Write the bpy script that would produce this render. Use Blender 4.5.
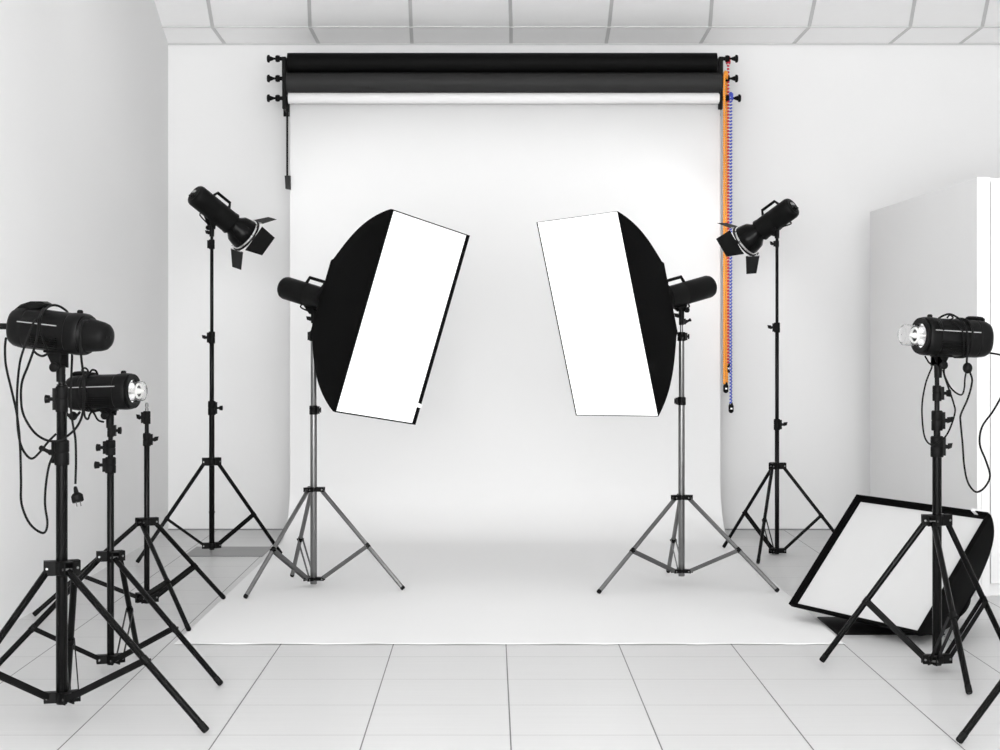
import bpy, math, random
from mathutils import Vector, Matrix
random.seed(4)
PI = math.pi
S = bpy.context.scene
COL = S.collection
for o in list(bpy.data.objects): bpy.data.objects.remove(o)

# ---------------------------------------------------------------- camera, world, lights, exposure
F, CXP, HY, HC = 1790.0, 491.0, 336.0, 1.232       # focal length in px, vanishing point x, horizon y, eye height
cam_d = bpy.data.cameras.new('camera'); cam = bpy.data.objects.new('camera', cam_d); COL.objects.link(cam)
cam.location = (0, 0, HC); cam.rotation_euler = (PI/2, 0, 0)
cam_d.sensor_width = 36.0; cam_d.lens = 36.0*F/1000.0
cam_d.shift_x = (500-CXP)/1000.0; cam_d.shift_y = -(375-HY)/1000.0
cam_d.clip_start = 0.05; cam_d.clip_end = 100
S.camera = cam
w = bpy.data.worlds.new('daylight'); S.world = w; w.use_nodes = True
w.node_tree.nodes['Background'].inputs[0].default_value = (1, 1, 1, 1)
w.node_tree.nodes['Background'].inputs[1].default_value = 1.0
S.view_settings.view_transform = 'Standard'; S.view_settings.look = 'None'
S.view_settings.exposure = 0.03; S.view_settings.gamma = 1.0
S.view_settings.use_curve_mapping = False

def area(name, loc, target, sx, sy, energy):
    l = bpy.data.lights.new(name, 'AREA'); l.shape = 'RECTANGLE'; l.size = sx; l.size_y = sy; l.energy = energy
    o = bpy.data.objects.new(name, l); COL.objects.link(o); o.location = loc
    o.rotation_euler = (Vector(target)-Vector(loc)).to_track_quat('-Z', 'Y').to_euler()
    return o
area('added_top_fill', (0.3, 7.8, 3.38), (0.3, 7.8, 0), 3.2, 3.0, 10)  # added overhead fill, out of view, to lift the floor and paper
area('added_ceiling_fill', (0.6, 8.3, 2.86), (0.6, 10.5, 3.6), 4.2, .3, 6)  # added fill with no fixture, aimed up to brighten the dark ceiling
area('added_room_fill', (0.7, -4.4, 1.65), (0.7, 8.0, 2.3), 5.0, 3.2, 560)  # added soft fill at the open end behind the camera, no modelled window
area('added_room_fill', (-1.98, 1.0, 1.7), (2.2, 8.5, 1.5), 5.0, 2.2, 260)  # added fill at the left wall, out of view, brightens the cabinet side

def W(px, py, Y): return Vector(((px-CXP)*Y/F, Y, HC-(py-HY)*Y/F))
def G(px, py):                                     # point of the floor
    Y = F*HC/(py-HY); return Vector(((px-CXP)*Y/F, Y, 0))
def zat(py, Y): return HC-(py-HY)*Y/F

# ---------------------------------------------------------------- materials
def mat(name, col, rough=0.5, metal=0.0, emit=0.0, spec=0.5, noise=0.0, nscale=20, bump=0.0, bscale=200, coat=0.0):
    m = bpy.data.materials.new(name); m.use_nodes = True
    nt = m.node_tree; b = nt.nodes['Principled BSDF']
    b.inputs['Base Color'].default_value = (*col, 1); b.inputs['Roughness'].default_value = rough
    b.inputs['Metallic'].default_value = metal; b.inputs['Specular IOR Level'].default_value = spec
    b.inputs['Coat Weight'].default_value = coat
    if emit:
        b.inputs['Emission Color'].default_value = (*col, 1); b.inputs['Emission Strength'].default_value = emit
    tc = nt.nodes.new('ShaderNodeTexCoord')
    if noise:
        n = nt.nodes.new('ShaderNodeTexNoise'); n.inputs['Scale'].default_value = nscale
        nt.links.new(tc.outputs['Object'], n.inputs['Vector'])
        mx = nt.nodes.new('ShaderNodeMix'); mx.data_type = 'RGBA'
        mx.inputs[6].default_value = tuple(c*(1-noise) for c in col)+(1,)
        mx.inputs[7].default_value = tuple(min(1, c*(1+noise)) for c in col)+(1,)
        nt.links.new(n.outputs['Fac'], mx.inputs[0]); nt.links.new(mx.outputs[2], b.inputs['Base Color'])
    if bump:
        n = nt.nodes.new('ShaderNodeTexNoise'); n.inputs['Scale'].default_value = bscale
        nt.links.new(tc.outputs['Object'], n.inputs['Vector'])
        bp = nt.nodes.new('ShaderNodeBump'); bp.inputs['Strength'].default_value = bump; bp.inputs['Distance'].default_value = .002
        nt.links.new(n.outputs['Fac'], bp.inputs['Height']); nt.links.new(bp.outputs[0], b.inputs['Normal'])
    return m
M = dict(
    wall=mat('white_wall_paint', (.85, .85, .85), .8, noise=.012, nscale=1.2, bump=.15, bscale=60),
    ceil=mat('ceiling_tile', (.97, .97, .97), .85, noise=.012, nscale=30, bump=.3, bscale=120),
    tbar=mat('ceiling_grid', (.60, .60, .60), .5),
    paper=mat('seamless_paper', (.81, .81, .81), .9, spec=.1, noise=.006, nscale=3),
    joint=mat('floor_joint', (.25, .25, .25), .7),
    plastic=mat('black_plastic', (.004, .004, .004), .42, spec=.10, noise=.2, nscale=60),
    blackmetal=mat('black_metal', (.003, .003, .003), .25, spec=.10),
    blackcast=mat('black_casting', (.004, .004, .004), .5, spec=.09),
    cloth=mat('black_nylon', (.004, .004, .004), .8, spec=.03, bump=.3, bscale=400),
    rubber=mat('black_rubber', (.004, .004, .004), .6, spec=.12),
    steel=mat('brushed_steel', (.21, .21, .21), .33, metal=1.0, noise=.06, nscale=90),
    darksteel=mat('dark_steel', (.16, .16, .16), .38, metal=.9),
    chrome=mat('chrome', (.8, .8, .8), .15, metal=1.0),
    glow=mat('lit_diffuser', (1, 1, 1), .6, emit=.45),
    diff=mat('white_diffuser_cloth', (.60, .60, .60), .7, noise=.02, nscale=6, bump=.3, bscale=25),
    white=mat('white_plastic', (.85, .85, .85), .4),
    lgrey=mat('light_grey_print', (.36, .36, .36), .5),
    rollb=mat('black_paper_roll', (.003, .003, .003), .6, spec=.08),
    rollg=mat('charcoal_paper_roll', (.025, .025, .025), .6, spec=.2),
    grey=mat('grey_plate', (.24, .24, .24), .5, noise=.05, nscale=15),
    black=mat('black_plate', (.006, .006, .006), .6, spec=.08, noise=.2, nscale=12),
    cab=mat('white_cabinet_board', (.87, .87, .87), .6, spec=.2, noise=.01, nscale=2),
    orange=mat('orange_plastic', (.95, .36, .04), .4),
    red=mat('red_plastic', (.62, .03, .06), .4),
    blue=mat('blue_plastic', (.06, .10, .55), .4),
    clear=mat('clear_plastic', (.75, .77, .75), .2),
    bulbin=mat('flash_tube', (.9, .9, .88), .25),
)
def glass_mat():
    m = mat('bulb_glass', (1, 1, 1), .18); b = m.node_tree.nodes['Principled BSDF']
    b.inputs['Transmission Weight'].default_value = 1.0; b.inputs['IOR'].default_value = 1.25
    return m
M['glass'] = glass_mat()

def floor_mat():
    m = bpy.data.materials.new('floor_tile'); m.use_nodes = True; nt = m.node_tree; b = nt.nodes['Principled BSDF']
    N, L = nt.nodes.new, nt.links.new
    tc = N('ShaderNodeTexCoord'); sp = N('ShaderNodeSeparateXYZ'); L(tc.outputs['Object'], sp.inputs[0])
    def mth(op, a, bb=None):
        n = N('ShaderNodeMath'); n.operation = op
        for i, v in enumerate((a, bb)):
            if v is None: continue
            if isinstance(v, (int, float)): n.inputs[i].default_value = v
            else: L(v, n.inputs[i])
        return n.outputs[0]
    def line(axis, off, wd):
        t = mth('SUBTRACT', axis, off); t = mth('DIVIDE', t, .45); fr = mth('FRACT', t)
        d = mth('MINIMUM', fr, mth('SUBTRACT', 1.0, fr))
        return mth('LESS_THAN', d, wd/.45)
    lx = line(sp.outputs[0], .06, .0022); ly = line(sp.outputs[1], 5.526, .0022)
    wv = N('ShaderNodeTexNoise'); mp = N('ShaderNodeMapping'); mp.inputs['Scale'].default_value = (1.2, 40, 1)
    L(tc.outputs['Object'], mp.inputs[0]); L(mp.outputs[0], wv.inputs['Vector']); wv.inputs['Scale'].default_value = 1.5
    mx = N('ShaderNodeMix'); mx.data_type = 'RGBA'; L(wv.outputs['Fac'], mx.inputs[0])
    mx.inputs[6].default_value = (.57, .57, .57, 1); mx.inputs[7].default_value = (.63, .63, .63, 1)
    m2 = N('ShaderNodeMix'); m2.data_type = 'RGBA'; L(ly, m2.inputs[0]); L(mx.outputs[2], m2.inputs[6]); m2.inputs[7].default_value = (.30, .30, .30, 1)
    m3 = N('ShaderNodeMix'); m3.data_type = 'RGBA'; L(lx, m3.inputs[0]); L(m2.outputs[2], m3.inputs[6]); m3.inputs[7].default_value = (.09, .09, .09, 1)
    L(m3.outputs[2], b.inputs['Base Color']); b.inputs['Roughness'].default_value = .38; b.inputs['Specular IOR Level'].default_value = .35
    return m
M['floor'] = floor_mat()

# ---------------------------------------------------------------- mesh builder
def frame_of(d, up=Vector((0, 0, 1))):
    d = d.normalized()
    if abs(d.dot(up)) > .98: up = Vector((0, 1, 0)) if abs(d.y) < .9 else Vector((1, 0, 0))
    r = d.cross(up).normalized(); return r, r.cross(d).normalized()
class MB:
    def __init__(s): s.v = []; s.f = []; s.mi = []; s.cur = 0
    def add(s, vs, fs):
        o = len(s.v); s.v += [Vector(v) for v in vs]; s.f += [[i+o for i in f] for f in fs]; s.mi += [s.cur]*len(fs); return s
    def rings(s, rs, cap=True, closed=False):
        n = len(rs[0]); vs = [p for r in rs for p in r]; fs = []
        m = len(rs)
        for k in range(m if closed else m-1):
            a, b = k*n, ((k+1) % m)*n
            for i in range(n): fs.append([a+i, a+(i+1) % n, b+(i+1) % n, b+i])
        if cap and not closed: fs.append(list(range(n))[::-1]); fs.append([(m-1)*n+i for i in range(n)])
        return s.add(vs, fs)
    def lathe(s, o, d, prof, n=24, cap=True):
        o = Vector(o); d = Vector(d).normalized(); r, u = frame_of(d)
        return s.rings([[o+d*t+(r*math.cos(2*PI*i/n)+u*math.sin(2*PI*i/n))*max(rad, 1e-5) for i in range(n)] for t, rad in prof], cap)
    def cyl(s, p, q, r, n=16, r2=None):
        p = Vector(p); q = Vector(q); return s.lathe(p, q-p, [(0, r), ((q-p).length, r if r2 is None else r2)], n)
    def tube(s, pts, r, n=8, smooth=4, closed=False):
        P = [Vector(p) for p in pts]
        if smooth > 1:
            Q = []; m = len(P)
            rng = range(m) if closed else range(m-1)
            for i in rng:
                p0 = P[(i-1) % m] if closed else P[max(i-1, 0)]; p1 = P[i]; p2 = P[(i+1) % m]; p3 = P[(i+2) % m] if closed else P[min(i+2, m-1)]
                for k in range(smooth):
                    t = k/smooth
                    Q.append(.5*((2*p1)+(p2-p0)*t+(2*p0-5*p1+4*p2-p3)*t*t+(3*p1-p0-3*p2+p3)*t**3))
            if not closed: Q.append(P[-1])
            P = Q
        rs = []; m = len(P); ref = None
        for i, p in enumerate(P):
            t = (P[(i+1) % m]-P[i-1]) if closed else (P[min(i+1, m-1)]-P[max(i-1, 0)])
            t = t.normalized() if t.length > 1e-9 else Vector((0, 0, 1))
            if ref is None: ref = frame_of(t)[0]
            ref = (ref-t*ref.dot(t)).normalized(); u = t.cross(ref)
            rs.append([p+(ref*math.cos(2*PI*k/n)+u*math.sin(2*PI*k/n))*r for k in range(n)])
        return s.rings(rs, not closed, closed)
    def box(s, c, ax, ay, az):                      # centre and three half-vectors
        c, ax, ay, az = map(Vector, (c, ax, ay, az))
        vs = [c+ax*i+ay*j+az*k for i in (-1, 1) for j in (-1, 1) for k in (-1, 1)]
        return s.add(vs, [[0, 1, 3, 2], [4, 6, 7, 5], [0, 4, 5, 1], [2, 3, 7, 6], [0, 2, 6, 4], [1, 5, 7, 3]])
    def abox(s, x0, x1, y0, y1, z0, z1):
        return s.box(((x0+x1)/2, (y0+y1)/2, (z0+z1)/2), ((x1-x0)/2, 0, 0), (0, (y1-y0)/2, 0), (0, 0, (z1-z0)/2))
    def prism(s, poly, off):                        # polygon extruded by a vector
        poly = [Vector(p) for p in poly]; off = Vector(off); n = len(poly)
        return s.add(poly+[p+off for p in poly], [list(range(n))[::-1], [n+i for i in range(n)]]+[[i, (i+1) % n, n+(i+1) % n, n+i] for i in range(n)])
    def ball(s, c, r, n=12, sx=1, axis=(0, 0, 1)):
        k = max(4, n//2); return s.lathe(c, axis, [(-r*sx*math.cos(PI*i/k), r*math.sin(PI*i/k)) for i in range(k+1)], n, False)
def rootloc(o):
    v = Vector((0, 0, 0))
    while o: v += o.location; o = o.parent
    return v
def build(name, mb, m, parent=None, bevel=0, loc=None, ang=.6, label=None):
    me = bpy.data.meshes.new(name); base = Vector(loc) if loc is not None else Vector((0, 0, 0))
    off = rootloc(parent)+base
    me.from_pydata([v-off for v in mb.v], [], mb.f)
    for x in (m if isinstance(m, (list, tuple)) else [m]): me.materials.append(M[x])
    for p, i in zip(me.polygons, mb.mi): p.material_index = i; p.use_smooth = True
    me.update()
    import bmesh
    bm = bmesh.new(); bm.from_mesh(me); bmesh.ops.recalc_face_normals(bm, faces=bm.faces); bm.to_mesh(me); bm.free()
    me.set_sharp_from_angle(angle=ang)
    o = bpy.data.objects.new(name, me); COL.objects.link(o); o.location = base
    if parent: o.parent = parent
    if bevel:
        b = o.modifiers.new('bevel', 'BEVEL'); b.width = bevel; b.segments = 2; b.limit_method = 'ANGLE'
    if label: o['label'] = label
    return o
def tag(o, label, cat, group=None):
    o['label'] = label; o['category'] = cat
    if group: o['group'] = group
    return o
def thing(name, loc, label, cat, group=None):
    o = bpy.data.objects.new(name, None); COL.objects.link(o); o.location = loc; o.empty_display_size = .1
    return tag(o, label, cat, group)
def struct(name, mb, m, **k):
    o = build(name, mb, m, **k); o['kind'] = 'structure'; return o

# ---------------------------------------------------------------- the room
XL, XR, YB, YF = -2.05, 3.45, 11.37, -4.6
b = MB(); b.abox(XL-.15, XR+.15, YF, YB+.15, -.12, 0); struct('floor', b, 'floor')
b = MB(); b.abox(XL-.15, XL, YF, YB, 0, 3.75); struct('wall_left', b, 'wall')
b = MB(); b.abox(XR, XR+.15, YF, YB, 0, 3.75); struct('wall_right', b, 'wall')
b = MB(); b.abox(XL-.15, XR+.15, YB, YB+.15, 0, 3.75); struct('wall_back', b, 'wall')
# dark joint where the back wall meets the floor
b = MB(); b.abox(XL, -1.28, YB-.006, YB+.01, 0, .008); b.abox(1.43, XR, YB-.006, YB+.01, 0, .008); struct('trim_1', b, 'joint')
YC1, YC2 = 11.17, 10.87
# ceiling profile: a low strip along the back wall, a steep rise, then flat towards the camera
prof = [(YB, zat(44, YB)), (YC1, zat(27, YC1)), (YC2, zat(-2, YC2)), (10.55, 3.42), (YF, 3.42)]
b = MB()
pts = [(XL, y, z) for y, z in prof]
b.prism(pts+[(XL, YF, 3.75), (XL, YB, 3.75)], (XR-XL, 0, 0))
b.cur = 1
def tline(px44, px27, px0):
    ps = [W(px44, 44, YB), W(px27, 27, YC1), W(px0, -2, YC2)]
    ps += [Vector((ps[2].x, 10.55, 3.42)), Vector((ps[2].x, YF, 3.42))]
    for p, q in zip(ps, ps[1:]):
        d = (q-p); r = Vector((1, 0, 0)); u = r.cross(d).normalized()
        if u.z > 0: u = -u
        b.box((p+q)/2+u*.001, d/2, r*.011, u*.003)
for t in ((163, 146, 141), (225, 212.6, 207.6), (319, 310, 309), (412, 411, 410), (511, 511, 510), (606, 609, 612), (700, 710, 712), (793, 809, 815), (889, 910, 915), (959, 982, 988), (1052, 1080, 1089)): tline(*t)
for y, z in [(YC1, prof[1][1])]+[(YC2, prof[2][1])]+[(10.55-.6*k, 3.42) for k in range(0, 25)]:
    b.box(((XL+XR)/2, y, z), ((XR-XL)/2, 0, 0), (0, .008, 0), (0, 0, .004))
struct('ceiling', b, ['ceil', 'tbar'], ang=.2)
b = MB(); b.abox(XL, XR, YB-.012, YB, zat(45.2, YB), zat(43.6, YB)); struct('trim_2', b, 'tbar')

# ---------------------------------------------------------------- paper backdrop on its rollers
PX0, PX1, PY = -1.265, 1.413, 11.02
rl_y = 10.99
z1, z2, z3 = zat(62.7, rl_y), zat(82.8, rl_y), zat(98.3, rl_y)
b = MB(); T = .0012
path = [(PY, z3)] + [(PY, z) for z in (2.2, 1.6, 1.0, .6, .34)]
for k in range(1, 13):
    a = PI/2*k/12; path.append((PY-.46*(1-math.cos(a)), .34*(1-math.sin(a))+.003))
path += [(y, .003) for y in (10.2, 9.0, 8.0)]
path += [(7.4, .003), (7.19, .003), (7.165, .003)]
us = [0, .002]+[k/50 for k in range(1, 50)]+[.998, 1]
def prow(y, z, dz=None):
    x0 = PX0+.026*max(0, (y-7.1)/3.9)
    return [(x0+(PX1-x0)*t, y+(random.uniform(-.003, .003) if dz else 0), z+(.001+.0012*math.sin(i*.9)+random.uniform(0, .0012) if dz else 0)) for i, t in enumerate(us)]
rows = [prow(y, z) for y, z in path]+[prow(7.136, .003, True)]
nu = len(us)
b.add([p for rw in rows for p in rw], [[j*nu+i, j*nu+i+1, (j+1)*nu+i+1, (j+1)*nu+i] for j in range(len(rows)-1) for i in range(nu-1)])
o = build('backdrop_paper', b, 'paper', ang=1.2)
sm = o.modifiers.new('thickness', 'SOLIDIFY'); sm.thickness = .0012; sm.offset = 0
tag(o, 'white seamless paper backdrop sweeping from the rollers down onto the floor', 'backdrop')

def roll(z, r, x0, x1, m, label):
    b = MB(); b.lathe((x0, rl_y, z), (1, 0, 0), [(0, r*.45), (0, r), (x1-x0, r), (x1-x0, r*.45)], 40, True)
    o = build('backdrop_roll', b, m, loc=((x0+x1)/2, rl_y, z)); return tag(o, label, 'paper roll', 'background paper rolls under the ceiling')
xl1, xr1 = W(287.8, 0, rl_y).x, W(716.5, 0, rl_y).x
xl2, xr2 = W(287, 0, rl_y).x, W(721, 0, rl_y).x
roll(z1, .0597, xl1, xr1, 'rollb', 'black roll of background paper, topmost of the three below the ceiling')
roll(z2, .0625, xl2, xr2, 'rollg', 'charcoal grey roll of background paper between the black and the white roll')
roll(z3, .034, W(288.5, 0, rl_y).x, W(719, 0, rl_y).x, 'paper', 'thin white roll of paper feeding the hanging backdrop')

# the wall brackets that hold the rolls
def bracket(px, side, label):
    x = W(px, 0, rl_y).x
    t = thing('roller_bracket', (x, YB, zat(83, rl_y)), label, 'bracket', 'brackets at the ends of the paper rolls')
    b = MB(); zt, zb = zat(57.5, rl_y), zat(109, rl_y)
    b.prism([(x-.012, rl_y-.04, zt), (x-.012, YB, zt), (x-.012, YB, zb), (x-.012, rl_y-.02, zb)], (.024, 0, 0))
    b.abox(x-.05, x+.05, YB-.008, YB, zb, zt)
    build('bracket_plate', b, 'blackcast', t, bevel=.002)
    for k, (py, ex) in enumerate(((58.7, 0), (78.5, 0), (98.2, 3))):
        z = zat(py, rl_y); s = side; xx = x+s*(ex*.0061 if s > 0 else 0)
        b = MB()
        b.lathe((x, rl_y, z), (s, 0, 0), [(0, .012), (.028, .012), (.03, .02), (.045, .022), (.055, .018), (.056, .007), (.095, .007)], 20)
        sp = build('spindle', b, 'blackcast', t)
        b = MB(); e = .095 + (0.018 if s > 0 and k == 2 else 0)
        b.lathe((x+s*(e-.03), rl_y, z), (s, 0, 0), [(0, .007), (.012, .012), (.025, .016), (.027, .024), (.037, .024), (.042, .018)], 20)
        build('spindle_knob', b, 'blackcast', sp)
    return t
bracket(284.5, -1, 'black wall bracket with three knobs at the left end of the paper rolls')
rb = bracket(720.5, 1, 'black wall bracket with three knobs at the right end of the rolls, behind the chains')
# coloured chain wheels
def chain(px, pz_top, pz_bot, m, pitch, r, y0, label, xoff, rb2, link, wire):
    x = W(px, 0, rl_y).x; ztop = zat(pz_top, rl_y); zbot = zat(pz_bot, rl_y)
    b = MB(); yf, yb = y0-.024, y0+.024
    nb = int((ztop-zbot)/pitch)
    for yy, ph in ((yf, 0), (yb, .5)):
        for k in range(nb):
            z = zbot+(k+.5+ph*.9)*pitch
            dx = xoff if ph else -xoff
            b.ball((x+dx, yy, z), r, 8, rb2)
        b.cur = 1; b.cyl((x+(xoff if ph else -xoff), yy, zbot), (x+(xoff if ph else -xoff), yy, ztop), link, 6); b.cur = 0
    # arch over the wheel
    for k in range(7):
        a = PI*k/6; b.ball((x, y0-.024*math.cos(a), ztop+.024*math.sin(a)), r, 8, rb2)
    o = build('bead_chain', b, [m, wire], loc=(x, y0, zbot), ang=1.5)
    tag(o, label, 'chain', 'coloured bead chains beside the paper')
    b = MB(); wz = zbot
    b.lathe((x, y0-.01, wz-.055), (0, 0, 1), [(0, .006), (.006, .013), (.012, .016), (.045, .016), (.052, .012), (.066, .009)], 16)
    cw = build('chain_weight', b, 'plastic', o)
    b = MB(); b.cur = 0; b.abox(x-.006, x+.006, y0-.028, y0-.0255, wz-.032, wz-.022); build('weight_mark', b, 'white', cw)
    b = MB(); b.lathe((x-.012, y0, ztop), (1, 0, 0), [(0, .012), (0, .024), (.006, .024), (.008, .018), (.016, .018), (.018, .024), (.024, .024), (.024, .012)], 20)
    build('chain_wheel', b, m if m != 'orange' else 'orange', o)
chain(725.2, 76, 384, 'orange', .0145, .0100, rl_y-.02, 'orange bead chain hanging beside the right edge of the paper', .011, .72, .006, 'orange')
chain(728.6, 60, 364, 'red', .020, .0088, rl_y+.02, 'red bead chain, shortest of the three coloured chains', .003, .8, .002, 'white')
chain(730.6, 97, 404, 'blue', .020, .0085, rl_y-.012, 'blue bead chain, longest of the three coloured chains', .005, .75, .002, 'white')

# black rod with a grey weight at the left edge of the paper
xr_ = W(286.8, 0, rl_y).x
t = thing('hanging_rod', (xr_, rl_y+.02, zat(188, rl_y)), 'thin black rod with a dark grey end block hanging left of the white paper', 'rod')
b = MB(); b.cyl((xr_, rl_y+.02, zat(176, rl_y)), (xr_, rl_y+.02, zat(108, rl_y)), .0065, 10); build('rod', b, 'blackmetal', t)
b = MB(); b.prism([W(284.6, 175.5, rl_y), W(290.4, 175.5, rl_y), W(290.4, 189.5, rl_y), W(285.4, 188.8, rl_y)], (0, .03, 0)); build('end_block', b, 'rollg', t, bevel=.002)

# ---------------------------------------------------------------- plates on the floor
b = MB(); b.abox(-1.715, -1.275, 9.985, 10.42, .0, .006)
tag(build('floor_plate', b, 'grey', bevel=.002, loc=(-1.5, 10.2, 0)), 'flat grey plate on the tiles behind the left silver stand', 'floor plate')
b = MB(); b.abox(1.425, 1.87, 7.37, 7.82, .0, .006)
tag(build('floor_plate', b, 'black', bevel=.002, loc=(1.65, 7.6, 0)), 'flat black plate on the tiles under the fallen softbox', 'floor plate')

# ---------------------------------------------------------------- white cabinet
cx0, cy0, cy1, ch = 2.30, 8.47, 10.86, 1.985
t = thing('cabinet', ((cx0+3.25)/2, (cy0+cy1)/2, 0), 'tall white cabinet against the right wall, cut by the picture edge', 'cabinet')
b = MB(); b.abox(cx0, cx0+.02, cy0, cy1, .0, ch); build('side_panel', b, 'cab', t, bevel=.002)
b = MB(); b.abox(cx0+.02, 3.42, cy0+.02, cy1, .0, ch-.004); build('cabinet_body', b, 'cab', t, bevel=.002)
b = MB(); b.abox(cx0+.0202, cx0+.060, cy0-.002, cy0+.019, .0, ch); build('face_frame', b, 'cab', t, bevel=.001)
b = MB(); b.abox(cx0+.064, cx0+.56, cy0-.004, cy0+.018, .06, ch-.02); d = build('door', b, 'cab', t, bevel=.002)
b = MB(); b.tube([(cx0+.52, cy0-.004, .95), (cx0+.52, cy0-.03, .96), (cx0+.52, cy0-.03, 1.10), (cx0+.52, cy0-.004, 1.11)], .005, 8); build('handle', b, 'steel', d)
b = MB(); b.abox(cx0+.565, 3.41, cy0-.004, cy0+.018, .06, ch-.02); build('door', b, 'cab', t, bevel=.002)

# ---------------------------------------------------------------- light stands
def knob(b, c, d, ln, kind):
    d = Vector(d).normalized(); c = Vector(c)
    if kind == 'round': b.lathe(c, d, [(0, .006), (ln*.45, .006), (ln*.5, .012), (ln*.95, .014), (ln, .010)], 14)
    elif kind == 'wing':
        b.lathe(c, d, [(0, .008), (ln*.6, .007)], 12)
        u = Vector((0, 0, 1)); p = c+d*ln*.4; s = d.cross(u)
        b.prism([p-u*.010-s*.005, p+u*.012-s*.005, p+d*ln*.62+u*.014-s*.005, p+d*ln*.5-u*.004-s*.005], s*.010)
    else:  # lever
        b.lathe(c, d, [(0, .010), (ln*.35, .009)], 12); b.lathe(c+d*ln*.3, d+Vector((0, 0, .45)), [(0, .007), (ln*.4, .006), (ln*.75, .009), (ln*.85, .006)], 12)
def stand(px, Y, feet, hub, low, secs, cols, top, label, mats, rl, rp, spig=None, hubs=.038, arms=None):
    """px,Y: column; feet: floor points; hub/low: picture rows of the two spiders; secs: (row_top, radius) upwards"""
    cx = (px-CXP)*Y/F; zh0, zh1 = zat(hub[1], Y), zat(hub[0], Y); zl0, zl1 = zat(low[1], Y), zat(low[0], Y)
    mp, ml, mc, mbz = mats
    t = thing('light_stand', (cx, Y, 0), label, 'light stand', 'silver tripod light stands' if mp == 'steel' else 'black tripod light stands')
    z = zl0-(.018 if mp == 'steel' else .006)
    for i, (row, r) in enumerate(secs):
        zt = zat(row, Y); b = MB(); b.lathe((cx, Y, z), (0, 0, 1), [(0, r*.92), (.003, r), (zt-z-.002, r), (zt-z, r*.9)], 24)
        build('column_tube', b, mp, t); z = zt-.02
    if not spig:
        b = MB(); b.cyl((cx, Y, z), (cx, Y, zat(top, Y)), .0085, 14); build('spigot', b, 'blackcast', t)
    for (r0, r1, rr, ang, ln, kind) in cols:
        b = MB(); a, c = zat(r1, Y), zat(r0, Y); h = c-a
        b.lathe((cx, Y, a), (0, 0, 1), [(0, rr*.94), (.003, rr), (h*.45, rr), (h*.5, rr*.93), (h*.55, rr), (h-.004, rr), (h, rr*.85)], 24)
        dd = Vector((math.cos(ang), math.sin(ang), 0)); q = Vector((cx, Y, (a+c)/2))
        b.box(q+dd*rr, dd*.008, Vector((-dd.y, dd.x, 0))*.010, (0, 0, h*.42))
        cl = build('clamp_collar', b, mc, t)
        if ln:
            b = MB(); knob(b, q+dd*(rr+.004), dd, ln, kind); build('clamp_knob', b, mc, cl)
    dirs = [(Vector((f.x-cx, f.y-Y, 0))).normalized() for f in feet]
    adirs = dirs if arms is None else [Vector((math.cos(math.radians(a)), math.sin(math.radians(a)), 0)) for a in arms]
    r0 = secs[0][1]; silver = mp == 'steel'
    for nm, za, zb in (('upper_spider', zh0, zh1), ('lower_spider', zl0, zl1)):
        b = MB(); b.lathe((cx, Y, za), (0, 0, 1), [(0, r0+.003), (.002, r0+.008), (zb-za-.002, r0+.008), (zb-za, r0+.003)], 24)
        for dd in adirs:
            sd = Vector((-dd.y, dd.x, 0)); c = Vector((cx, Y, (za+zb)/2))
            for s in (-1, 1): b.box(c+dd*(r0+hubs)*.62+sd*s*(rl+.0035), dd*(r0+hubs)*.38, sd*.0022, (0, 0, (zb-za)/2))
            b.box(c+dd*(r0+hubs)*.62+Vector((0, 0, (zb-za)/2)), dd*(r0+hubs)*.38, sd*(rl+.005), (0, 0, .0018))
        hb = build(nm, b, mc, t)
        for dd in adirs:
            sd = Vector((-dd.y, dd.x, 0)); p = Vector((cx, Y, (za+zb)/2))+dd*(r0+hubs*.75)
            b = MB(); b.cyl(p-sd*(rl+.008), p+sd*(rl+.008), .004, 10); build('bolt', b, 'steel', hb)
    for f, dd in zip(feet, adirs):
        sd = Vector((-dd.y, dd.x, 0))
        p = Vector((cx, Y, (zh0+zh1)/2-.004))+dd*(r0+hubs*.62); k_ = 1-.0095/HC; q = Vector((f.x*k_, f.y*k_, .0095)); L = (q-p).length; ld = (q-p)/L
        b = MB(); b.lathe(p, ld, [(0, rl*.8), (.004, rl), (L-.012, rl)], 18); lg = build('leg', b, ml, t)
        cl_ = .014 if silver else .030
        b = MB(); b.lathe(q-ld*cl_, ld, [(0, rl*1.07), (cl_-.004, rl*1.07), (cl_, rl*.9)], 18); build('foot_cap', b, 'rubber', lg)
        m = p+(q-p)*.565
        b = MB(); b.cyl(m-sd*(rl+.007), m+sd*(rl+.007), .0045, 10); b.lathe(m-ld*.012, ld, [(0, rl*1.15), (.024, rl*1.15)], 18)
        build('pivot', b, mc, lg)
        s0 = Vector((cx, Y, (zl0+zl1)/2))+dd*(r0+hubs*.6); bv = (m-s0); sd = Vector((-bv.y, bv.x, 0)).normalized(); up = bv.cross(sd).normalized()
        b = MB()
        for s in (-1, 1): b.box((m+s0)/2+sd*s*(rl+.002), bv/2, sd*.0013, up*rp)
        b.box((m+s0)/2+up*rp*.8, bv*.44, sd*(rl+.002), up*.001) if rl < 0 else None
        build('brace', b, mbz, t)
    if spig:
        b = MB(); a, c = zat(spig[1], Y), zat(spig[0], Y); h = c-a
        b.lathe((cx, Y, a-.01), (0, 0, 1), [(0, .008), (.01+h*.3, .008), (.01+h*.32, .006), (.01+h*.5, .006), (.01+h*.52, .008), (.01+h*.8, .008), (.01+h, .005)], 14)
        build('spigot', b, 'steel', t)
    return t
BK = ('blackmetal', 'blackmetal', 'blackcast', 'blackcast')
SV = ('steel', 'steel', 'plastic', 'darksteel')
R_, L_ = 0.0, PI
V = Vector
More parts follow.
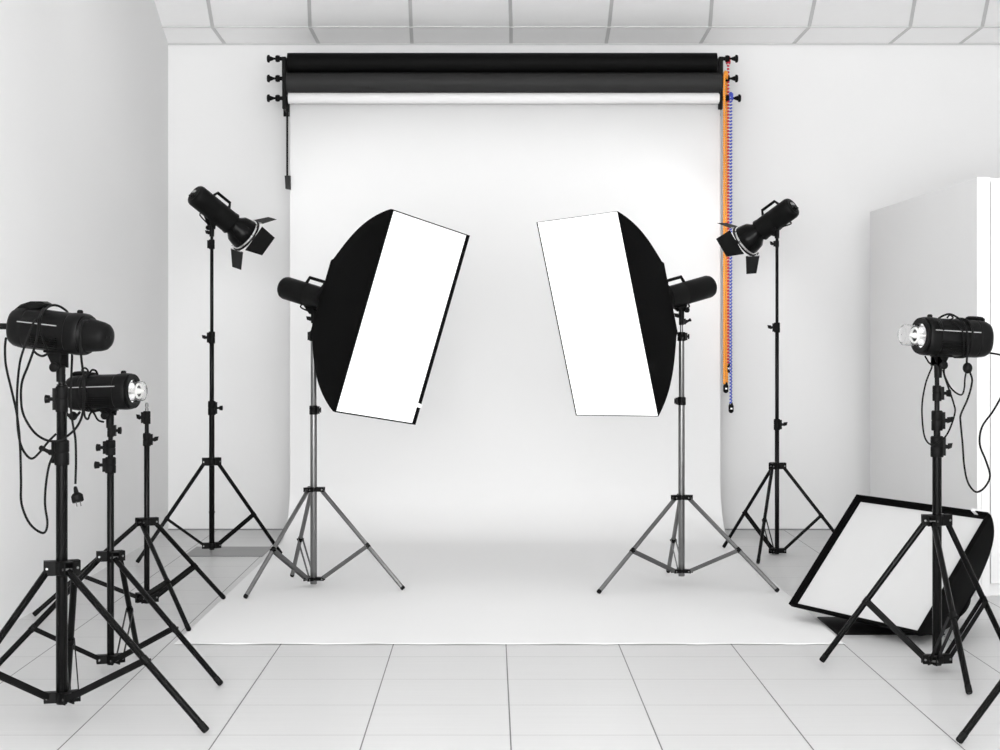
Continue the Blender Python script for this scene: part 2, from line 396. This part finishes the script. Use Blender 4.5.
stand(61.8, 5.717, [V((-.8866, 5.582, 0)), V((-1.466, 6.19, 0)), V((-1.705, 5.38, 0))], (561, 575), (692, 702),
      [(440, .0185), (384, .0165), (374, .012)], [(440, 465, .0235, L_-.2, .045, 'lever'), (386, 412, .020, L_, .03, 'round')], 372,
      'black tripod stand nearest the left picture edge, carrying the flash head with cap', BK, .0115, .010, hubs=.038, arms=(308, 28, 195))
stand(110.5, 6.574, [G(221, 684), G(137, 648), V((-1.81, 6.319, 0))], (551.5, 561), (655, 663),
      [(458, .0130), (440, .0105), (424, .009)], [(457, 473, .020, L_, .035, 'round'), (440, 455, .0185, L_, .03, 'round'), (424, 437, .012, R_, .024, 'round')], 420,
      'black tripod stand second from the left edge, holding the flash head with bare bulb', BK, .0105, .008, arms=(305, 35, 195))
stand(146.8, 7.94, [G(33.6, 615), G(224, 598), G(189, 630)], (518, 525.5), (593, 602),
      [(434, .0125), (411, .0095)], [(433, 446, .0175, R_, .030, 'wing'), (411, 424, .0165, L_, .026, 'wing')], 402,
      'empty black tripod stand with bare metal spigot, no light on top', BK, .0105, .008, spig=(402.5, 411), arms=(188, 25, 240))
stand(211.8, 9.79, [G(137, 562.4), G(281, 553.5), G(212, 549)], (458, 465.5), (543, 548.5),
      [(402, .0150), (332, .0125), (240, .0095)], [(401, 415, .021, R_, .035, 'round'), (331.5, 343.5, .018, L_, .032, 'wing'), (239.5, 249, .016, L_, .0, 'wing')], 233,
      'black tripod stand at the back left, carrying a barn door light', BK, .0105, .0075)
stand(777.0, 10.11, [G(723.6, 547), G(758, 563), V((2.041, 10.16, 0))], (463, 469), (548.5, 553),
      [(420, .0125), (323, .0108), (240, .009)], [(419, 430, .0185, R_, .036, 'wing'), (322.5, 332.5, .017, L_, .032, 'wing'), (240.5, 247, .012, L_, .024, 'wing')], 233,
      'black tripod stand at the back right, carrying a barn door light', BK, .0095, .007, arms=(120, 215, 8))
stand(313.6, 8.78, [G(245, 597.6), G(403.6, 589), G(292, 576)], (487.3, 491.5), (577.3, 580.3),
      [(406, .0165), (332, .0145), (312, .008)], [(405.5, 414.5, .021, R_, .012, 'round'), (331, 341, .021, L_, .0, 'round')], 310,
      'silver tripod stand under the left softbox', SV, .0105, .0085)
stand(681.5, 8.864, [G(598.2, 592.6), G(778.2, 591.2), G(668.2, 571.6)], (495, 499.5), (569.3, 572.5),
      [(398, .0160), (332, .0140), (312, .008)], [(397, 405, .0215, L_, .010, 'round'), (332, 341, .0205, R_, .014, 'round'), (318, 325, .013, R_, .028, 'lever')], 310,
      'silver tripod stand under the right softbox', SV, .0105, .0085)
stand(937.0, 6.59, [G(821.5, 661), G(969.4, 693.4), V((1.984, 6.82, 0))], (515, 525.5), (655, 663.5),
      [(437, .0170), (412, .0125), (401, .0095), (386, .008)], [(436, 457, .0235, R_-.3, .028, 'wing'), (410.5, 430.5, .0205, R_, .034, 'wing'), (385.5, 401, .0165, R_, .030, 'round')], 375,
      'black tripod stand at the right, in front of the fallen softbox, holding a flash head', BK, .0110, .0095, arms=(178, 238, 18))
t_ = stand(1086.0, 5.62, [G(958.7, 741.5), V((2.16, 5.22, 0)), V((1.98, 6.10, 0))], (575, 588), (700, 710),
      [(460, .0170), (390, .014)], [(460, 480, .0235, R_, .03, 'round')], 372,
      'black tripod stand mostly beyond the right picture edge, one leg showing', BK, .0115, .0095)

# ---------------------------------------------------------------- softboxes
def softbox(C, n, u, v, Wd, Hd, D, bw, bh, bulge, lip, border, face, label, tab=None, to_floor=False, skew=0, bot=1.0):
    C, n, u, v = Vector(C), Vector(n).normalized(), Vector(u), Vector(v)
    u = (u-n*u.dot(n)).normalized(); v = (v-n*v.dot(n)-u*v.dot(u)).normalized()
    nseg = 10
    def ring(hw, hh, d, sag=0, qb=0):
        pts = []
        for (x0, y0, x1, y1) in ((-1, -1, 1, -1), (1, -1, 1, 1), (1, 1, -1, 1), (-1, 1, -1, -1)):
            for k in range(nseg):
                t = k/nseg; x, y = x0+(x1-x0)*t, y0+(y1-y0)*t; c = 1-4*sag*t*(1-t)
                px, py = x*hw, y*hh
                if x0 == x1: px -= x0*4*sag*t*(1-t)
                else: py -= y0*4*sag*t*(1-t)
                pts.append(C-n*d+u*px+v*(py-(qb if y > 0 else 0))-v*skew*max(d, 0)/D)
        return pts
    shell = MB(); rs = []
    for k in range(0, 15):
        s = k/14; q = bulge*math.sin(PI*s**.9)
        rs.append(ring(Wd/2+(bw/2-Wd/2)*s+q, Hd/2+(bh/2-Hd/2)*s+q, D*s, .014*math.sin(PI*s), q*(1-bot)))
    shell.rings(rs, False)
    back = MB(); back.rings([ring(bw/2, bh/2, D), ring(bw/2-.01, bh/2-.01, D+.02), ring(.075, .075, D+.03)], False)
    rim = MB(); th = .004 if lip > .01 else .0012
    r_o, r_i = ring(Wd/2, Hd/2, 0), ring(Wd/2-th, Hd/2-th, 0); r_o2, r_i2 = ring(Wd/2, Hd/2, -lip), ring(Wd/2-th, Hd/2-th, -lip)
    rim.rings([r_o, r_o2, r_i2, r_i, ring(Wd/2-th-border, Hd/2-th-border, 0.001), ring(Wd/2-th-border, Hd/2-th-border, .005)], False)
    fc = MB(); rr = [ring((Wd/2-th-border*.9)*s, (Hd/2-th-border*.9)*s, .004+.006*(1-s*s)) for s in (1, .85, .6, .3, .02)]
    fc.rings(rr, False); fc.f.append([len(fc.v)-4*nseg+i for i in range(4*nseg)]); fc.mi.append(0)
    sr = MB(); sr.lathe(C-n*(D+.02)-v*skew, -n, [(0, .085), (.004, .09), (.022, .09), (.024, .072)], 28)
    mbs = [shell, back, rim, fc, sr]
    tb = None
    if tab:
        sx, sy, ax = tab; tb = MB(); p = C+u*(Wd/2*sx)+v*(Hd/2*sy)+n*(lip*.5)
        tb.box(p, (u if ax == 'v' else v)*.006, (v if ax == 'v' else u)*.010, n*(lip*.55+.003)); mbs.append(tb)
    if to_floor:
        zm = min(p.z for m in mbs for p in m.v); k = (HC-.003)/(HC-zm); eye = Vector((0, 0, HC))
        for m in mbs: m.v = [eye+(p-eye)*k for p in m.v]
        C = eye+(C-eye)*k; D *= k; print('SOFTBOX scale', k, C)
    t = thing('softbox', C-n*D, label, 'softbox', None if to_floor else 'lit softboxes on the silver stands')
    build('fabric_shell', shell, 'cloth', t, ang=.5); build('back_panel', back, 'cloth', t)
    build('front_rim', rim, 'cloth', t, ang=.3); build('diffuser', fc, face, t, ang=.5); build('speed_ring', sr, 'blackmetal', t)
    if tb: build('white_tab', tb, 'white', t)
    return t
CE = Vector((-.422, 8.526, 1.307)); nE = Vector((.814, -.526, -.246)).normalized()
softbox(CE, nE, (.51, .85, -.129), (-.277, .02, -.96), .675, .97, .42, .20, .38, .030, .015, .0, 'glow',
        'lit rectangular softbox on the left silver stand, its face turned right', tab=(1, .80, 'v'))
CF = Vector((.503, 8.57, 1.323)); nF = Vector((-.797, -.5596, -.227)).normalized()
softbox(CF, nF, (.569, -.822, .029), (.203, .106, -.973), .632, .978, .385, .20, .37, .022, .0015, .0, 'glow',
        'lit rectangular softbox on the right silver stand, its face turned left')
uJ, vJ = Vector((.488, -.873, -.014)), Vector((.558, .30, .774)); nJ = Vector((-.671, -.385, .633)).normalized()
CJ = Vector((1.685, 7.6, .270))
softbox(CJ, nJ, uJ, -vJ, .81, .60, .38, .22, .22, .028, .022, .018, 'diff',
        'unlit square softbox lying tilted on the floor in front of the cabinet', tab=(.80, -1, 'u'), to_floor=True, skew=.075, bot=0.0)

# ---------------------------------------------------------------- light heads
def ring_pts(c, r, u, R, n=20): return [c+r*R*math.cos(2*PI*i/n)+u*R*math.sin(2*PI*i/n) for i in range(n)]
def small_head(mount, d, rear, front, R, label, barn=False, stand_top=None):
    """compact flash head: mount = point on the axis above the stand; rear/front = distances along the axis"""
    d = Vector(d).normalized(); r, u = frame_of(d)
    if u.z < 0: u = -u; r = -r
    P = Vector(mount); t = thing('flash_head', P, label, 'flash head', 'barn door lights at the back' if barn else 'flash heads behind the softboxes')
    A = P-d*rear; L = rear+front
    b = MB(); b.lathe(A, d, [(0, R*.60), (.002, R*.82), (.009, R*.93), (.022, R), (L*.55, R), (L*.56, R*.985), (L*.58, R), (L, R), (L, R*.6)], 32); build('housing', b, 'plastic', t)
    b = MB(); b.lathe(A-d*.002, d, [(0, R*.62), (.006, R*.62)], 28); pn = build('rear_panel', b, 'blackcast', t)
    b = MB()
    b.box(A-d*.004+u*R*.2-r*R*.1, r*R*.28, u*R*.12, d*.002)
    build('display', b, 'lgrey', pn)
    b = MB()
    for (a, q) in ((-.3, -.28), (0, -.34), (.3, -.28)): b.lathe(A+r*R*a+u*R*q, -d, [(0, .006), (.012, .005)], 10)
    build('control_knob', b, 'plastic', pn)
    b = MB(); h0, h1 = -.01+front*.0, front*.0+.09
    s0 = P-d*.055+u*R*.93; s1 = P+d*.065+u*R*.93
    b.tube([s0, s0+u*.032+d*.014, s1+u*.032-d*.014, s1], .0085, 10, 1); build('handle', b, 'plastic', t)
    # tilt mount
    b = MB(); q = Vector(stand_top) if stand_top is not None else P-Vector((0, 0, R+.07))
    base = P-u*R*.9
    for s in (-1, 1):
        b.prism([base-d*.035+r*s*.016, base+d*.035+r*s*.016, q+Vector((0, 0, .015))+d*.012+r*s*.016, q+Vector((0, 0, .012))-d*.012+r*s*.016], r*s*.005)
    b.lathe(q-V((0, 0, .03)), (0, 0, 1), [(0, .013), (.05, .014), (.055, .010)], 16)
    mt = build('tilt_mount', b, 'blackcast', t)
    b = MB(); b.tube([base-d*.055, base-d*.06-u*.02, q+V((0, 0, .02))-d*.02], .004, 8); build('umbrella_clip', b, 'blackcast', mt)
    b = MB(); c = q+Vector((0, 0, .02)); b.lathe(c-r*.02, -r, [(0, .006), (.014, .006), (.015, .014), (.026, .014)], 14); knob(b, q-V((0, 0, .01)), (-1 if d.x > 0 else -1, 0, 0), .036, 'wing')
    build('tilt_knob', b, 'blackcast', mt)
    if barn:
        E = P+d*front; RR = .088
        b = MB(); prof = [(0, R*1.02), (.012, R*1.04), (.014, R*.82), (.035, R*.9), (.06, RR*.88), (.09, RR*.97), (.12, RR)]
        b.lathe(E-d*.006, d, prof+[(.12, RR-.003), (.09, RR*.97-.003), (.06, RR*.88-.003), (.035, R*.9-.003)], 36, False)
        rf = build('reflector', b, 'blackmetal', t)
        b = MB(); E2 = E+d*.114; ro = math.radians(11.5 if d.x > 0 else -4); r, u = (r*math.cos(ro)-u*math.sin(ro)), (u*math.cos(ro)+r*math.sin(ro))
        b.lathe(E2-d*.010, d, [(0, RR+.001), (0, RR+.007), (.016, RR+.007), (.016, RR+.001), (0, RR+.001)], 36, False); build('rim_band', b, 'chrome', rf)
        b = MB(); b.lathe(E-d*.005, d, [(0, R*.5), (.03, .028), (.045, .018), (.048, 0.002)], 20); build('lamp_bulb', b, 'lampglow', rf)
        bd = build('barn_door_ring', MB().lathe(E2+d*.002, d, [(0, RR+.002), (0, RR+.012), (.008, RR+.012), (.008, RR+.002), (0, RR+.002)], 36, False), 'blackcast', t)
        for (o, s, hw, hl, wide, op) in ((u, r, .080, .095, .058, 50), (-u, r, .088, .102, .064, 52), (r, u, .081, .118, .060, 62), (-r, u, .081, .118, .060, 62)):
            h = E2+d*.010+o*(RR+.008); a = math.radians(op); e = d*math.cos(a)+o*math.sin(a); nn = s.cross(e).normalized()
            if wide > .08: poly = [h-s*hw, h+s*hw, h+e*.03+s*(hw+.006), h+e*hl+s*(hw-.015), h+e*hl-s*(hw-.015), h+e*.03-s*(hw+.006)]
            else: poly = [h-s*hw, h+s*hw, h+e*hl+s*wide, h+e*hl-s*wide]
            b = MB(); b.prism(poly, nn*.0015); fl = build('barn_door', b, 'doorpaint', t)
            b = MB(); b.cyl(h-s*hw*.8, h+s*hw*.8, .003, 8); build('hinge', b, 'chrome', fl)
    return t
M['lampglow'] = mat('lamp_glow', (1, 1, 1), .4, emit=6)
M['doorpaint'] = mat('matt_black_paint', (.006, .006, .006), .55, spec=.12)
E0 = CE-nE*.553
small_head(CE-nE*.56-V((0, 0, .017)), nE, .195, .10, .057, 'flash head behind the left softbox, rear end pointing left', stand_top=W(313.6, 317, 8.78))
small_head(CF-nF*.53-V((0, 0, .010)), nF, .225, .115, .057, 'flash head behind the right softbox, rear end pointing right', stand_top=W(681.5, 314, 8.864))
dD = Vector((.66, .5, -.56)).normalized(); dG = Vector((-.68, .5, -.52)).normalized()
mD = W(215.0, 210.5, 9.79); mG = W(776.5, 218.5, 10.11)
small_head(mD, dD, .155, .115, .062, 'black barn door light on the back left stand, aimed at the backdrop', True, W(211.8, 231, 9.79))
small_head(mG, dG, .125, .115, .062, 'black barn door light on the back right stand, aimed at the backdrop', True, W(777, 233, 10.11))
def lamp(loc, d, energy, ang=165):
    l = bpy.data.lights.new('barn_door_lamp', 'SPOT'); l.energy = energy; l.spot_size = math.radians(ang); l.spot_blend = .35; l.shadow_soft_size = .04
    o = bpy.data.objects.new('barn_door_lamp', l); COL.objects.link(o); o.location = loc; o.rotation_euler = Vector(d).to_track_quat('-Z', 'Y').to_euler()
lamp(mD+dD*.26, dD, 8); lamp(mG+dG*.26, dG, 8)

def big_head(mount, d, rear, front, R, label, front_kind, stand_top, slot, hump=False, bl=1.0):
    d = Vector(d).normalized(); r, u = frame_of(d)
    if u.z < 0: u = -u; r = -r
    side = r if r.y < 0 else -r                     # the side turned to the camera
    P = Vector(mount); t = thing('flash_head', P, label, 'flash head', 'large flash heads on the front stands'); A = P-d*rear; L = rear+front
    def ov(c, R_, n=36, fl=1.0):                    # slightly squared section
        out = []
        for i in range(n):
            a = 2*PI*i/n; c_, s_ = math.cos(a), math.sin(a); e = .78
            out.append(c+r*R_*math.copysign(abs(c_)**e, c_)+u*R_*fl*math.copysign(abs(s_)**e, s_))
        return out
    b = MB(); b.rings([ov(A+d*tt, R*k) for tt, k in ((0, .55), (.003, .72), (.010, .86), (.022, .95), (.045, .995), (.06, 1.0), (.062, .985), (.066, .985), (.068, 1.0), (L-.055, .97), (L-.05, .96), (L-.046, 1.0), (L-.02, 1.02), (L-.006, 1.0), (L, .95), (L, .7))]); build('housing', b, 'plastic', t, ang=.5)
    b = MB(); s0, s1 = slot; b.box(P+d*(s0+s1)/2+side*R*.985+u*R*.32, d*(s1-s0)/2, u*.0015, side*.0022); build('vent_strip', b, 'lgrey', t)
    b = MB()
    for k in range(6): b.box(P-d*.01+side*R*.975-u*(.018+k*.007)+d*(.0), d*.05, u*.0012, side*.003)
    build('cooling_slots', b, 'blackmetal', t)
    b = MB(); b.lathe(A+d*(L-.03)+u*R*.98, u, [(0, .010), (.008, .010), (.012, .006)], 12); build('release_catch', b, 'plastic', t)
    E = A+d*L
    if front_kind == 'bulb':
        b = MB(); b.lathe(E-d*.004, d, [(0, R*.70), (.006, R*.95), (.014, R*.95), (.014, R*.66), (.004, R*.64)], 32, False); build('mount_ring', b, 'plastic', t)
        b = MB(); b.lathe(E-d*.006, d, [(0, .002), (.004, R*.66), (.008, R*.66), (.008, .002)], 28); build('socket_plate', b, 'chrome', t)
        b = MB(); b.lathe(E, d, [(.002, R*.54), (.045*bl, R*.56), (.058*bl, R*.54), (.064*bl, R*.42), (.066*bl, .002), (.064*bl, .002), (.062*bl, R*.40), (.056*bl, R*.51), (.045*bl, R*.53), (.002, R*.51)], 32, False); gl = build('bulb_cover', b, 'glass', t)
        b = MB(); cc = E+d*.03
        b.tube(ring_pts(cc, r, u, R*.38, 16), .0045, 8, 2, closed=True); b.cyl(E+r*R*.38, cc+r*R*.38, .003, 8); b.cyl(E-r*R*.38, cc-r*R*.38, .003, 8)
        b.lathe(E, d, [(0, .011), (.03, .011), (.045, .006), (.05, .002)], 14); build('flash_tube', b, 'bulbin', gl)
    else:
        b = MB(); b.lathe(E-d*.004, d, [(0, R*.9), (.006, R*.98), (.014, R*.92), (.016, R*.8)], 32); build('mount_ring', b, 'plastic', t)
        b = MB(); b.lathe(E+d*.008, d, [(0, R*.80), (.004, R*.82), (.052, R*.70), (.066, R*.63), (.074, R*.52), (.078, R*.3), (.079, .002)], 36); cp = build('protective_cap', b, 'blackcast', t)
        b = MB(); b.lathe(E+d*.087, d, [(-.003, .007), (0, .006), (.001, .002)], 14); b.lathe(E+d*.085+side*R*.3, d, [(-.004, .006), (.001, .005), (.0015, .002)], 14); build('cap_stud', b, 'plastic', cp)
    if hump:
        b = MB(); pts = [(-rear+.004, .80), (-rear+.03, 1.12), (-rear+.065, 1.32), (-rear+.105, 1.38), (-rear+.125, 1.28), (-rear+.115, 1.12), (-rear+.09, .9)]
        b.prism([P+d*x+u*R*y-side*.024 for x, y in pts], side*.048); build('handle', b, 'plastic', t, bevel=.006)
    else:
        b = MB(); s0_ = A+d*.02+u*R*.93; s1_ = A+d*.09+u*R*.93
        b.tube([s0_, s0_+u*.010+d*.005, s1_+u*.010-d*.01, s1_], .008, 10, 3); build('handle', b, 'plastic', t)
    q = Vector(stand_top); base = P-u*R*.88
    b = MB(); hw = .030
    b.box(base, d*.032, side*.026, u*.012)
    for s in (-1, 1):
        b.prism([base-d*.030+side*s*.018, base+d*.030+side*s*.018, q+Vector((.012, 0, .02))+side*s*.018, q+Vector((-.012, 0, .02))+side*s*.018], side*s*.006)
    b.lathe(q-V((0, 0, .025)), (0, 0, 1), [(0, .014), (.05, .015), (.052, .012)], 18)
    mt = build('tilt_mount', b, 'blackcast', t, bevel=.001)
    b = MB(); c = q+Vector((0, 0, .022)); b.lathe(c+side*.02, side, [(0, .007), (.012, .007), (.013, .015), (.024, .015), (.027, .011)], 16)
    build('tilt_knob', b, 'blackcast', mt)
    return t, P, d, side, u, R
def cord(t, name, pix, r=.0039, m='rubber', sub=5):
    b = MB(); b.tube([W(*p) for p in pix], r, 8, sub); return build(name, b, m, t)
def wrap(t, c, d, side, u, R, turns, r=.0034, dx=.007, name='power_cord'):
    b = MB(); pts = []
    for i in range(int(turns*14)+1):
        a = 2*PI*i/14; rr = R*(1.05+.03*math.sin(i*1.7)); e = .8; c_, s_ = math.cos(a), math.sin(a)
        pts.append(c+d*(dx*i/14+.004*math.sin(i*.8))+side*rr*math.copysign(abs(c_)**e, c_)+u*rr*math.copysign(abs(s_)**e, s_))
    b.tube(pts, r, 8, 2); return build(name, b, 'rubber', t)
def plug(parent, p, d):
    d = Vector(d).normalized(); r, u = frame_of(d); p = Vector(p); b = MB()
    b.lathe(p-d*.028, d, [(0, .004), (.004, .006), (.02, .008), (.024, .014), (.03, .019), (.048, .019), (.050, .017)], 18)
    for s in (-1, 1): b.box(p+d*.012+u*s*.019, d*.010, r*.006, u*.002)
    pl = build('plug', b, 'rubber', parent)
    b = MB()
    for s in (-1, 1): b.cyl(p+d*.016+r*s*.008, p+d*.037+r*s*.008, .0016, 8)
    build('plug_pin', b, 'steel', pl)

# left front head with the black cap
YA = 5.717
tA, PA, dA, sA, uA, RA = big_head(W(58, 331.5, YA), (.93, -.33, -.10), .165, .105, .066,
    'flash head with black protective cap and looped cords on the nearest left stand', 'cap', W(60.8, 374, YA), (-.111, .033), hump=True)
b = MB(); b.cyl(PA-dA*.16-uA*.0, PA-dA*.16+Vector((-.05, .0, .001)), .010, 12); build('power_socket', b, 'rubber', tA)
y0 = 5.60
cd = cord(tA, 'power_cord', [(48, 352, 5.66), (42, 336, 5.60), (40, 322, 5.60), (43, 312, 5.64), (50, 306, 5.70), (57, 305.5, 5.72), (64, 309, 5.73), (68, 314, 5.78), (70, 330, 5.82), (72, 352, 5.78), (71.5, 372, 5.74), (70.5, 395, 5.72), (71, 410, 5.70), (73, 425, 5.70), (75.5, 440, 5.70), (76, 460, 5.70), (75.6, 478, 5.70), (75.4, 484, 5.70)])
plug(cd, W(76.8, 495, 5.70), (.25, -.2, -1))
cord(tA, 'power_cord', [(6, 338, 5.62), (5, 348, 5.60), (6, 366, 5.60), (12, 392, 5.60), (17, 415, 5.6), (20, 444, 5.6), (21, 480, 5.6), (21.6, 504, 5.6), (30, 524, 5.6), (43, 533, 5.6), (47.4, 524, 5.6), (45, 504, 5.62), (46, 484, 5.64), (49, 466, 5.66), (53, 456, 5.68)])
cord(tA, 'power_cord', [(36, 318, 5.58), (30, 330, 5.57), (25, 345, 5.57), (20, 362, 5.58), (17.5, 385, 5.6), (17, 405, 5.6), (18, 430, 5.6), (22, 448, 5.62), (31, 458.6, 5.64), (40, 452, 5.65), (48, 442, 5.66), (56, 434, 5.68)])
cord(tA, 'power_cord', [(44, 308, 5.70), (39, 318, 5.58), (38, 332, 5.565), (35, 346, 5.57), (28, 366, 5.58), (22, 382, 5.6), (21, 400, 5.6), (24, 416, 5.6), (34, 432, 5.6), (46, 440, 5.62), (58, 441, 5.64), (66, 437, 5.64), (76, 428, 5.62), (82, 416, 5.60), (84, 400, 5.58), (84, 380, 5.56), (81.5, 360, 5.54), (80.5, 345, 5.53), (80.5, 332, 5.53), (83, 322, 5.55), (88, 321, 5.60)])
cord(tA, 'power_cord', [(33, 350, 5.62), (37, 354, 5.62), (43, 356, 5.64), (50, 352, 5.66)])
# left second head with bare bulb
YB2 = 6.574
tB, PB, dB, sB, uB, RB = big_head(W(107, 392, YB2), (.95, -.28, .035), .155, .10, .066,
    'flash head with bare glass bulb facing right on the second stand from the left', 'bulb', W(110, 421, YB2), (-.125, .066), bl=.8)
wr = wrap(tB, PB-dB*.075, dB, sB, uB, RB, 4)
cord(tB, 'power_cord', [(84, 374, 6.56), (82, 370, 6.55), (85, 368, 6.55), (88, 371, 6.55), (86, 376, 6.55), (89, 374, 6.55), (92, 370, 6.55), (96, 371, 6.56), (98, 376, 6.57)])
cord(tB, 'power_cord', [(84, 410, 6.53), (85, 417, 6.53), (88, 419, 6.53), (90, 414, 6.53), (93, 412, 6.55), (98, 420, 6.56), (104, 422, 6.57)])
cord(tB, 'power_cord', [(66, 390, 6.60), (64, 405, 6.60), (68, 415, 6.58), (74, 418, 6.56), (80, 412, 6.55)], .005)
b = MB(); b.ball(W(73, 416, 6.57), .017, 12); build('plug', b, 'rubber', wr)
# right head with bare bulb
YH = 6.59
tH, PH, dH, sH, uH, RH = big_head(W(942, 337, YH), (-.93, -.30, .05), .19, .085, .070,
    'flash head with bare glass bulb facing left on the right front stand', 'bulb', W(938, 371, YH), (-.12, .07), bl=1.3)
cd = cord(tH, 'power_cord', [(944, 330, 6.50), (940, 324, 6.50), (938, 319.5, 6.56), (942.6, 316, 6.58), (949.6, 314, 6.60), (956.6, 317, 6.58), (963.6, 322.6, 6.54), (967, 332, 6.53), (967.8, 343, 6.53), (967, 356, 6.55), (967, 366, 6.58), (970.6, 374, 6.58), (972, 382, 6.58), (968, 398, 6.58), (961, 414, 6.58), (960.5, 422, 6.58), (962.5, 443, 6.58), (964, 464, 6.58), (967, 480, 6.58), (972, 489, 6.58), (977.6, 492, 6.58), (985, 487, 6.58), (990, 476, 6.58), (986, 461, 6.58), (979.7, 444, 6.58), (982, 427, 6.58), (992.5, 412, 6.58), (1000, 399, 6.58), (1010, 380, 6.6), (1012, 362, 6.64), (1002, 355.5, 6.68), (990, 353, 6.68)], .0038)
b = MB(); b.ball(W(967.5, 368, 6.57), .018, 14, 1.15); build('plug', b, 'rubber', cd)
cord(tH, 'power_cord', [(967, 368, 6.58), (965, 378, 6.58), (964.3, 388, 6.58), (962, 394.5, 6.58), (957, 393.5, 6.58), (951, 388, 6.58), (947, 381, 6.58), (944, 372, 6.6), (946, 360, 6.6)], .0032)
cord(tH, 'power_cord', [(925, 356, 6.56), (928.5, 362, 6.56), (932, 366, 6.57), (929, 374, 6.57), (925.5, 384, 6.57), (922.5, 400, 6.57), (922, 415, 6.57), (923.7, 433, 6.57), (927, 441.6, 6.57), (932, 444.7, 6.57), (938, 443, 6.54), (945.4, 436.7, 6.56), (951, 426, 6.57), (955, 412, 6.57), (953.8, 404, 6.57), (949.6, 391, 6.57), (945, 378, 6.58), (943, 370, 6.6)], .0032)
cord(tH, 'power_cord', [(947, 318, 6.56), (950, 315, 6.56), (953, 318, 6.56), (949, 321, 6.56), (956, 324, 6.53), (962, 330, 6.53), (964, 345, 6.53), (963, 357, 6.55)], .0032)
wrap(tH, PH-dH*.085, dH, sH, uH, RH, 2)
